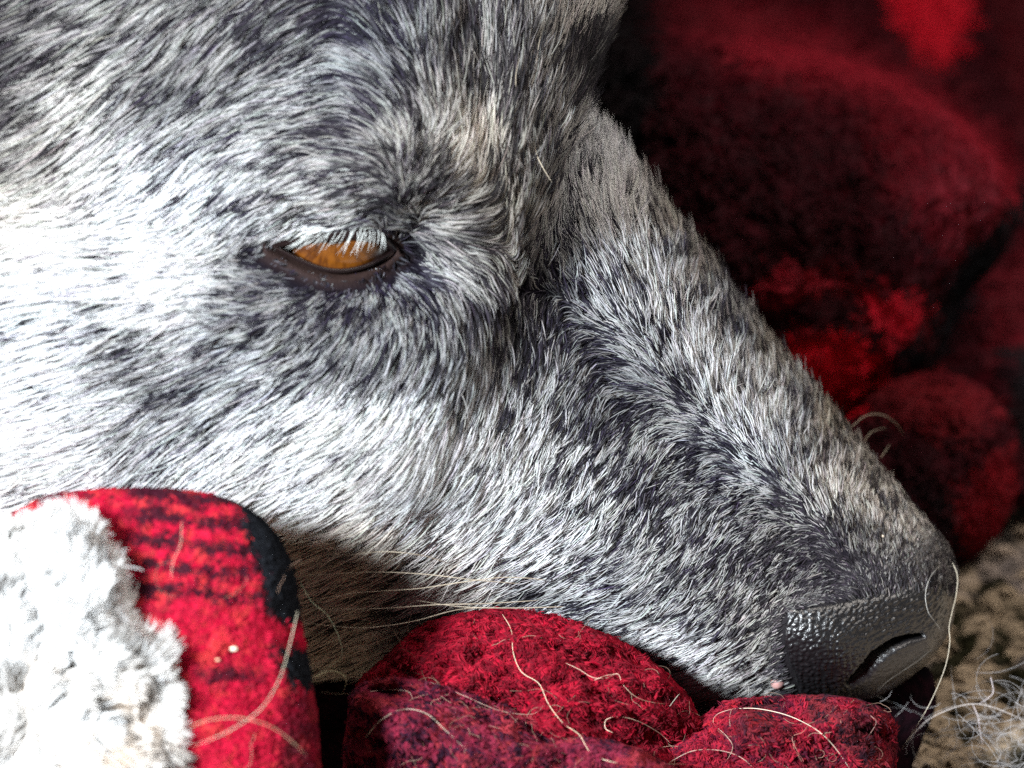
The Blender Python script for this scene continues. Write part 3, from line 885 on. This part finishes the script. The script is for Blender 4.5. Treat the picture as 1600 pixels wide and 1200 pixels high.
# ---- the blanket bunched behind the head
back = empty('plaid_blanket', at(1300, 850, 10))
tag(back, 'dark red and black plaid blanket bunched up behind the snout, out of focus', 'blanket')
def back_col(x, y):
    X = x+30*(fbm(x/40, y/40, 71)-.5); Y = y+30*(fbm(x/40, y/40, 72)-.5)
    n = fbm(x/14, y/14, 70)
    c = lerp((.018, .0015, .003), (.060, .004, .008), n)
    def put(m, col):
        nonlocal c
        m = np.clip(m, 0, 1)*(.75+.5*n)
        c = c+(np.array(col)-c)*np.clip(m, 0, 1)[..., None]
    put(.8*gauss(X, Y, 1200, 60, 170, 60, 20), (.20, .010, .018))
    d, _ = polydist(X, Y, [(1180, 90), (1320, 110), (1440, 165), (1530, 235), (1580, 300), (1570, 350)])
    put(.85*np.exp(-(d/34)**2), (.24, .010, .020))  # painted highlight along the crest of the fold
    put(.8*smooth(-20, 25, sdf(X, Y, [(1340, 150), (1450, 190), (1560, 280), (1530, 400), (1470, 420), (1380, 300)])), (.12, .004, .009))
    put(smooth(-12, 12, sdf(X, Y, [(1360, -90), (1500, -90), (1510, 40), (1480, 110), (1440, 100), (1400, 40)])), (.55, .008, .022))
    put(.6*smooth(-20, 20, sdf(X, Y, [(1530, -80), (1800, -80), (1800, 300), (1590, 220)])), (.09, .007, .010))
    put(smooth(-10, 10, sdf(X, Y, [(1130, 560), (1270, 525), (1340, 530), (1395, 560), (1390, 610), (1340, 650), (1260, 650)])), (.85, .006, .022))
    put(smooth(-10, 10, sdf(X, Y, [(1330, 440), (1400, 450), (1460, 500), (1450, 540), (1400, 545), (1360, 500)])), (.55, .008, .024))
    put(.7*smooth(-16, 16, sdf(X, Y, [(1180, 430), (1300, 415), (1340, 450), (1260, 470), (1170, 470)])), (.36, .012, .024))
    d, _ = polydist(X, Y, [(1640, 290), (1560, 360), (1500, 450), (1450, 530), (1395, 580), (1385, 640)])
    put(np.exp(-(d/27)**4), (.006, .006, .008))
    put(.8*smooth(-10, 14, sdf(X, Y, [(1540, 430), (1620, 380), (1700, 400), (1640, 540), (1540, 570)])), (.13, .009, .015))
    put(.9*smooth(-10, 14, sdf(X, Y, [(1560, 560), (1700, 500), (1700, 700), (1590, 720)])), (.008, .007, .008))
    put(.8*smooth(-10, 14, sdf(X, Y, [(1400, 590), (1500, 600), (1560, 640), (1520, 700), (1420, 680), (1350, 660)])), (.17, .008, .012))
    put(.6*smooth(-10, 14, sdf(X, Y, [(1490, 760), (1570, 700), (1580, 800), (1520, 870), (1495, 870)])), (.36, .008, .016))
    d, _ = polydist(X, Y, [(1440, 760), (1485, 800), (1492, 880)])
    put(.85*np.exp(-(d/20)**2), (.012, .006, .008))
    put(.97*smooth(1065, 1000, x+.05*y+22*(fbm(x/50, y/50, 75)-.5)), (.0035, .002, .0025))  # shadow beside the head, painted near black into the cloth
    return c
OB1 = [(820, -350), (1300, -420), (1900, -380), (2000, 200), (1900, 700), (1640, 770), (1500, 800), (1200, 820), (900, 700), (780, 200)]
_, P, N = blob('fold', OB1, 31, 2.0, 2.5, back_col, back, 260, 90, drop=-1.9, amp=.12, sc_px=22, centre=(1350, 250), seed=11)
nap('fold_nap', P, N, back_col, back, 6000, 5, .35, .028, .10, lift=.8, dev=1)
OB2 = [(940, 60), (1100, 60), (1230, 80), (1350, 112), (1450, 160), (1540, 235), (1588, 305), (1560, 390), (1500, 460), (1460, 560), (1400, 640), (1250, 700), (1000, 620), (850, 300)]
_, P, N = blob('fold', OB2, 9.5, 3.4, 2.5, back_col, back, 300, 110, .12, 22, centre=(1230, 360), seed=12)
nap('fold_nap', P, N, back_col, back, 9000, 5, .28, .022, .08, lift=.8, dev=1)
OB3 = [(1330, 660), (1400, 605), (1480, 592), (1550, 630), (1585, 700), (1575, 780), (1545, 835), (1495, 878), (1400, 900), (1250, 850), (1230, 740)]
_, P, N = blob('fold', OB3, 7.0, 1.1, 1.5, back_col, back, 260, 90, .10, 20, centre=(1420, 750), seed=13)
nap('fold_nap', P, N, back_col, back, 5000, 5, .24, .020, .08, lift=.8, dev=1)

# ---- carpet: looped wool, tan on olive brown
cxs = np.linspace(-34, 46, 420); cys = np.linspace(-26, 60, 440)
CX, CY = np.meshgrid(cxs, cys, indexing='ij')
def carpet_col(X, Y):
    n = fbm(X/.34, Y/.52, 81, 3)
    m = fbm(X/1.6, Y/1.8, 84, 2)
    c = lerp((.022, .020, .009), (.40, .31, .215), smooth(.42, .60, n*.75+m*.3))
    pk = smooth(.55, .7, fbm(X/1.1, Y/1.1, 86))*smooth(6.8, 3.0, Y)
    return c+(np.array([.55, .46, .44])-c)*(pk*.6)[..., None]
def plane(X, Y, Z):
    """world centimetres (ground level 0) to design coordinates"""
    Zd = Z-6.0
    return np.stack([X, Y*CP-Zd*SP, Y*SP+Zd*CP], -1)
Zc = .17*(fbm(CX/.34, CY/.52, 81, 3)-.5)*2+.12*(fbm(CX/1.6, CY/1.8, 84, 2)-.5)-.35
Pc = plane(CX, CY, Zc)
cc = carpet_col(CX, CY)
M_carpet = attr_mat('carpet_wool', .95, .03, bump=.8, bscale=900)
carpet = mesh('carpet', Pc.reshape(-1, 3), gridfaces(420, 440), M_carpet, None, cc.reshape(-1, 3), bvh='carpet')
carpet['kind'] = 'structure'
nt_ = 9000
x_ = R.uniform(4, 14, nt_); y_ = R.uniform(-4, 26, nt_)
per = 7; xr = np.repeat(x_, per); yr = np.repeat(y_, per)
K_ = 6; P = np.empty((nt_*per, K_, 3)); a0 = np.repeat(R.uniform(-.7, .7, nt_)+math.pi*(R.random(nt_) < .5), per)
hh = np.repeat(R.uniform(.08, .2, nt_), per); ww = np.repeat(R.uniform(.2, .45, nt_), per)
ox = R.normal(0, .045, nt_*per); oy = R.normal(0, .045, nt_*per)
z0 = .17*(fbm(xr/.34, yr/.52, 81, 3)-.5)*2-.35
for k in range(K_):
    s = k/(K_-1)
    P[:, k] = plane(xr+ox+np.cos(a0)*ww*(s-.5), yr+oy+np.sin(a0)*ww*(s-.5), z0+hh*np.sin(s*math.pi)-.03)
ccol = carpet_col(x_, y_)
tuft_c = np.repeat(ccol*R.uniform(.8, 1.25, (nt_, 1)), per, 0)
nup = np.array([0, -SP, CP])
tf_o = curves('carpet_pile', P, np.full((nt_*per, K_), .018), np.clip(tuft_c, 0, .8), M_nap, None, np.tile([0, SP*-1, CP], (nt_*per, 1)))
tag(tf_o, 'tan and olive wool carpet pile to the right of the nose', None, None, 'stuff')

# ---- shed fluff at the right bottom corner
nf = 240
fp = R.normal(0, 1, (nf, 2))*np.array([70, 50])+np.array([1590, 1165])
base_y = np.full(nf, .2)
P = np.empty((nf, 10, 3)); a0 = R.uniform(0, 6.28, nf); cv = R.normal(0, 2.2, nf); fl_l = R.uniform(.3, 1.3, nf)
cur = at(fp[:, 0], fp[:, 1], R.uniform(-1.4, .9, nf)); P[:, 0] = cur
for k in range(1, 10):
    a = a0+cv*k/9
    cur = cur+np.stack([np.cos(a), .3*np.sin(a*1.7), np.sin(a)*.8], -1)*(fl_l/9)[:, None]
    P[:, k] = cur
fluff = curves('shed_fluff', P, np.full((nf, 10), .0021), np.tile([.40, .38, .38], (nf, 1))*R.uniform(.6, 1.2, (nf, 1)), M_wool, None, np.tile([-.3, -.8, .5], (nf, 1)))
tag(fluff, 'wispy tangle of shed white fur lying on the tan carpet, bottom right', None, None, 'stuff')

# ---------------------------------------------------------------- loose hairs and lint
trees = {}
for k, (V, F) in ALLBVH.items():
    trees[k] = BVHTree.FromPolygons([tuple(v) for v in V], [tuple(f) for f in F])
def hit(px, py, names):
    o = Vector((0, -D, 0)); d = Vector(at(px, py, 0))-o; d.normalize()
    best = None
    for n_ in names:
        r = trees[n_].ray_cast(o, d)
        if r[0] is not None and (best is None or r[0].y < best): best = r[0].y
    return best
HAIRCOL = (.62, .50, .36)
def stray(label, path, names, r=.0095, lift=.10, col=HAIRCOL, y=None, n=60):
    path = np.asarray(path, float)
    q = catmull(path, np.linspace(0, len(path)-1, n))
    if y is None:
        yv = [hit(a, b, names) for a, b in q]
        good = [v for v in yv if v is not None] or [-2.0]
        last = good[0]; out = []
        for v in yv:
            if v is not None: last = v
            out.append(last)
        yv = np.array(out)
        yv = np.convolve(np.pad(yv, 6, mode='edge'), np.ones(13)/13, 'valid')
        yv = yv-lift-.05*np.abs(np.sin(np.linspace(0, 7, n)))
    else:
        yv = np.interp(np.linspace(0, 1, n), np.linspace(0, 1, len(y)), y)
    s = np.linspace(0, 1, n)
    V, F = tube(at(q[:, 0], q[:, 1], yv), r*.40*np.interp(s, [0, .08, .8, 1], [.5, 1, .9, .2]), 6)
    V = V
    o = mesh('stray_hair', V, F[:, ::-1], M_wisk, None, np.tile(col, (len(V), 1)))
    # origin at the hair itself
    c = np.array(o.data.vertices[0].co)
    co = np.empty(len(V)*3, np.float32); o.data.vertices.foreach_get('co', co)
    co = (co.reshape(-1, 3)-c).astype(np.float32); o.data.vertices.foreach_set('co', co.ravel()); o.location = Vector(c)
    tag(o, label, 'hair', 'loose dog hairs caught on the blankets')
CL = ['mid', 'low', 'right', 'black', 'front', 'head', 'nose', 'carpet']
stray('pale hair curving down the dark gap right beside the plaid fold', [(470, 912), (487, 940), (512, 962), (531, 1000), (533, 1025), (517, 1040), (496, 1052)], CL, y=(-5.2, -5.0, -4.6), col=(.5, .6, .42))
stray('small hooked hair in the dark gap, below the curved pale one', [(493, 1058), (512, 1049), (530, 1051), (541, 1062), (536, 1082)], CL, y=(-5.0, -4.6), col=(.6, .58, .35))
stray('longest thick hair sweeping down over the plaid fold towards the fleece', [(465, 955), (452, 1010), (437, 1060), (410, 1105), (370, 1135), (330, 1155), (298, 1166)], CL, y=(-7.6, -8.8, -9.0), r=.013, col=(.66, .60, .46))
stray('thick tan hair arching over the bottom of the plaid fold', [(296, 1136), (330, 1124), (375, 1122), (420, 1134), (452, 1155), (478, 1180)], CL, y=(-9.2, -9.0, -8.4), r=.013, col=(.70, .50, .34))
stray('long cream hair running down the middle of the red fold', [(785, 960), (799, 985), (802, 1020), (815, 1050), (842, 1068), (857, 1100), (880, 1130), (905, 1148), (925, 1178), (965, 1192), (1020, 1193), (1072, 1194)], CL, r=.012, col=(.80, .62, .44))
stray('thin hair lying along the crease between two red folds', [(500, 1040), (560, 1058), (610, 1066), (670, 1066), (720, 1085), (780, 1110), (830, 1116), (850, 1102)], CL, col=(.5, .32, .26))
stray('hair leaving the dark gap for the lower maroon fold', [(500, 1082), (550, 1084), (600, 1078), (636, 1080), (645, 1092)], CL, col=(.5, .38, .30))
stray('curled hair with a hook at the right end of the red fold', [(958, 1145), (946, 1138), (948, 1124), (970, 1120), (1000, 1128), (1030, 1145), (1046, 1160)], CL, r=.012, col=(.82, .60, .45))
stray('wavy hair ending at the right edge of the red fold', [(884, 1036), (905, 1046), (925, 1058), (945, 1060), (965, 1053), (975, 1072), (1000, 1092), (1040, 1100), (1085, 1098)], CL, col=(.7, .45, .34))
stray('short forked hair high on the red fold', [(928, 1063), (946, 1056), (966, 1052)], CL, r=.011, col=(.75, .52, .40))
stray('short hair standing off the right edge of the red fold', [(1046, 1104), (1060, 1086), (1076, 1071), (1092, 1063)], CL, lift=.25, col=(.68, .68, .56))
stray('bright hair arching across the maroon fold below the nose', [(1143, 1108), (1180, 1107), (1225, 1116), (1262, 1132), (1288, 1150), (1310, 1175), (1328, 1202)], CL, r=.014, col=(.80, .66, .52))
stray('bent hair below the wart, dropping from the fold top', [(1143, 1108), (1121, 1116), (1115, 1130), (1135, 1150), (1145, 1168), (1134, 1190)], CL, col=(.72, .50, .40))
stray('short straight hair hanging beside the bent one', [(1143, 1108), (1140, 1122), (1141, 1136)], CL, col=(.72, .50, .40))
stray('low hair skirting the bottom of the picture under the maroon fold', [(1045, 1192), (1080, 1174), (1120, 1172), (1155, 1182), (1180, 1202)], CL, col=(.66, .45, .36))
stray('small crooked hair between the two ends of the arched hair', [(1262, 1134), (1254, 1144), (1238, 1152), (1245, 1172), (1256, 1190)], CL, col=(.55, .25, .2))
stray('tiny wavy hair at the right of the maroon fold', [(1360, 1118), (1369, 1128), (1362, 1143), (1356, 1150)], CL, col=(.5, .3, .26))
stray('thin hair looped over the tip of the nose', [(1488, 879), (1468, 885), (1452, 905), (1446, 930), (1450, 955), (1460, 970), (1470, 984)], CL, lift=.10, r=.009, col=(.60, .58, .54))
stray('long hair hanging from the nose tip past its right side to the carpet', [(1488, 879), (1496, 900), (1494, 930), (1488, 955), (1483, 980), (1484, 1005), (1476, 1045), (1455, 1095), (1432, 1135), (1408, 1172)], CL, y=(-.9, -1.2, -1.6, -1.2), r=.011, col=(.72, .64, .50))
stray('fine hair along the lower rim of the nose', [(1458, 1012), (1435, 1032), (1405, 1052), (1385, 1066), (1370, 1082)], CL, lift=.06, r=.006, col=(.16, .14, .12))
stray('pale straight hair crossing the black gap under the nose', [(1370, 1087), (1385, 1094), (1405, 1102), (1424, 1113)], CL, lift=.3, r=.011, col=(.45, .5, .55))
stray('hair crossing the carpet like a bow at the right', [(1415, 1160), (1450, 1125), (1490, 1106), (1525, 1100), (1560, 1108), (1605, 1128)], CL, y=(-.6, -.6), r=.015, col=(.66, .60, .58))
stray('hair dropping straight down from the bow shaped one', [(1520, 1101), (1528, 1120), (1532, 1145), (1536, 1166)], CL, y=(-.6, -.6), r=.014, col=(.66, .58, .60))
stray('hooked hair on the carpet just above the bow shaped one', [(1548, 1058), (1552, 1080), (1545, 1090), (1530, 1100)], CL, y=(-.6, -.6), r=.014, col=(.66, .58, .60))
stray('green tinged hair bowed across the lower maroon fold', [(572, 1152), (590, 1130), (615, 1113), (640, 1108), (668, 1116), (695, 1140), (725, 1168)], CL, r=.012, col=(.55, .46, .36))
stray('fine hair lying over the red and black weave of the plaid fold', [(284, 815), (282, 850), (270, 880), (268, 905)], CL, r=.011, col=(.66, .42, .32), lift=.08)

# many finer ones that nobody could count
NS = 64
sp = []
for i in range(NS):
    a = R.random()
    if a < .5: x0, y0_ = R.uniform(620, 1080), R.uniform(980, 1190)
    elif a < .75: x0, y0_ = R.uniform(560, 900), R.uniform(1070, 1195)
    elif a < .97: x0, y0_ = R.uniform(1100, 1400), R.uniform(1095, 1195)
    else: x0, y0_ = R.uniform(250, 480), R.uniform(790, 1190)
    an_ = R.uniform(0, 6.28); kv = R.normal(0, .35); q = []
    stp = R.uniform(5, 13)
    last = None
    for k in range(9):
        h_ = hit(x0, y0_, ['mid', 'low', 'right', 'front'])
        last = h_ if h_ is not None else last
        q.append((x0, y0_, last))
        an_ += kv+R.normal(0, .28); x0 += stp*math.cos(an_); y0_ += .8*stp*math.sin(an_)
    if any(v[2] is None for v in q): continue
    q = np.array(q); q[:, 2] = np.convolve(np.pad(q[:, 2], 2, mode='edge'), np.ones(5)/5, 'valid')
    sp.append(at(q[:, 0], q[:, 1], q[:, 2]-.07))
sp = np.array(sp)
o_ = curves('shed_hair', sp, np.full(sp.shape[:2], .0026), np.tile([.30, .19, .14], (len(sp), 1))*R.uniform(.5, 1.2, (len(sp), 1)), M_nap, None, np.tile([-.3, -.9, .3], (len(sp), 1)))
tag(o_, 'thin short dog hairs strewn over the red folds and the plaid', None, None, 'stuff')

def speck(name, label, px, py, r, col, names, cat='speck', sq=(1.3, .7, .8)):
    y = hit(px, py, names) or -2
    V, T_, P_ = sphere(at(px, py, y-.04), r, 10, 14, sq=sq)
    V = V+(.25*r*(fbm(V[..., 0]*60, V[..., 2]*60, 5)-.5))[..., None]
    o = mesh(name, V.reshape(-1, 3), gridfaces(10, 14, True), M_wisk, None, np.tile(col, (140, 1)))
    tag(o, label, cat)
speck('lint', 'white lint speck caught on the plaid fold', 365, 1014, .040, (.85, .8, .62), ['front'], 'lint')
speck('lint', 'smaller yellowish lint just left of the white speck on the plaid', 340, 1031, .022, (.75, .55, .35), ['front'], 'lint')
speck('crumb', 'bright crumb on the bridge where the fur ends', 1379, 838, .022, (.85, .70, .55), ['head', 'nose'], 'crumb', (1, 1, 1))
speck('crumb', 'crumb nearest the top edge of the nose', 1433, 843, .022, (.75, .62, .60), ['head', 'nose'], 'crumb')
print('done')
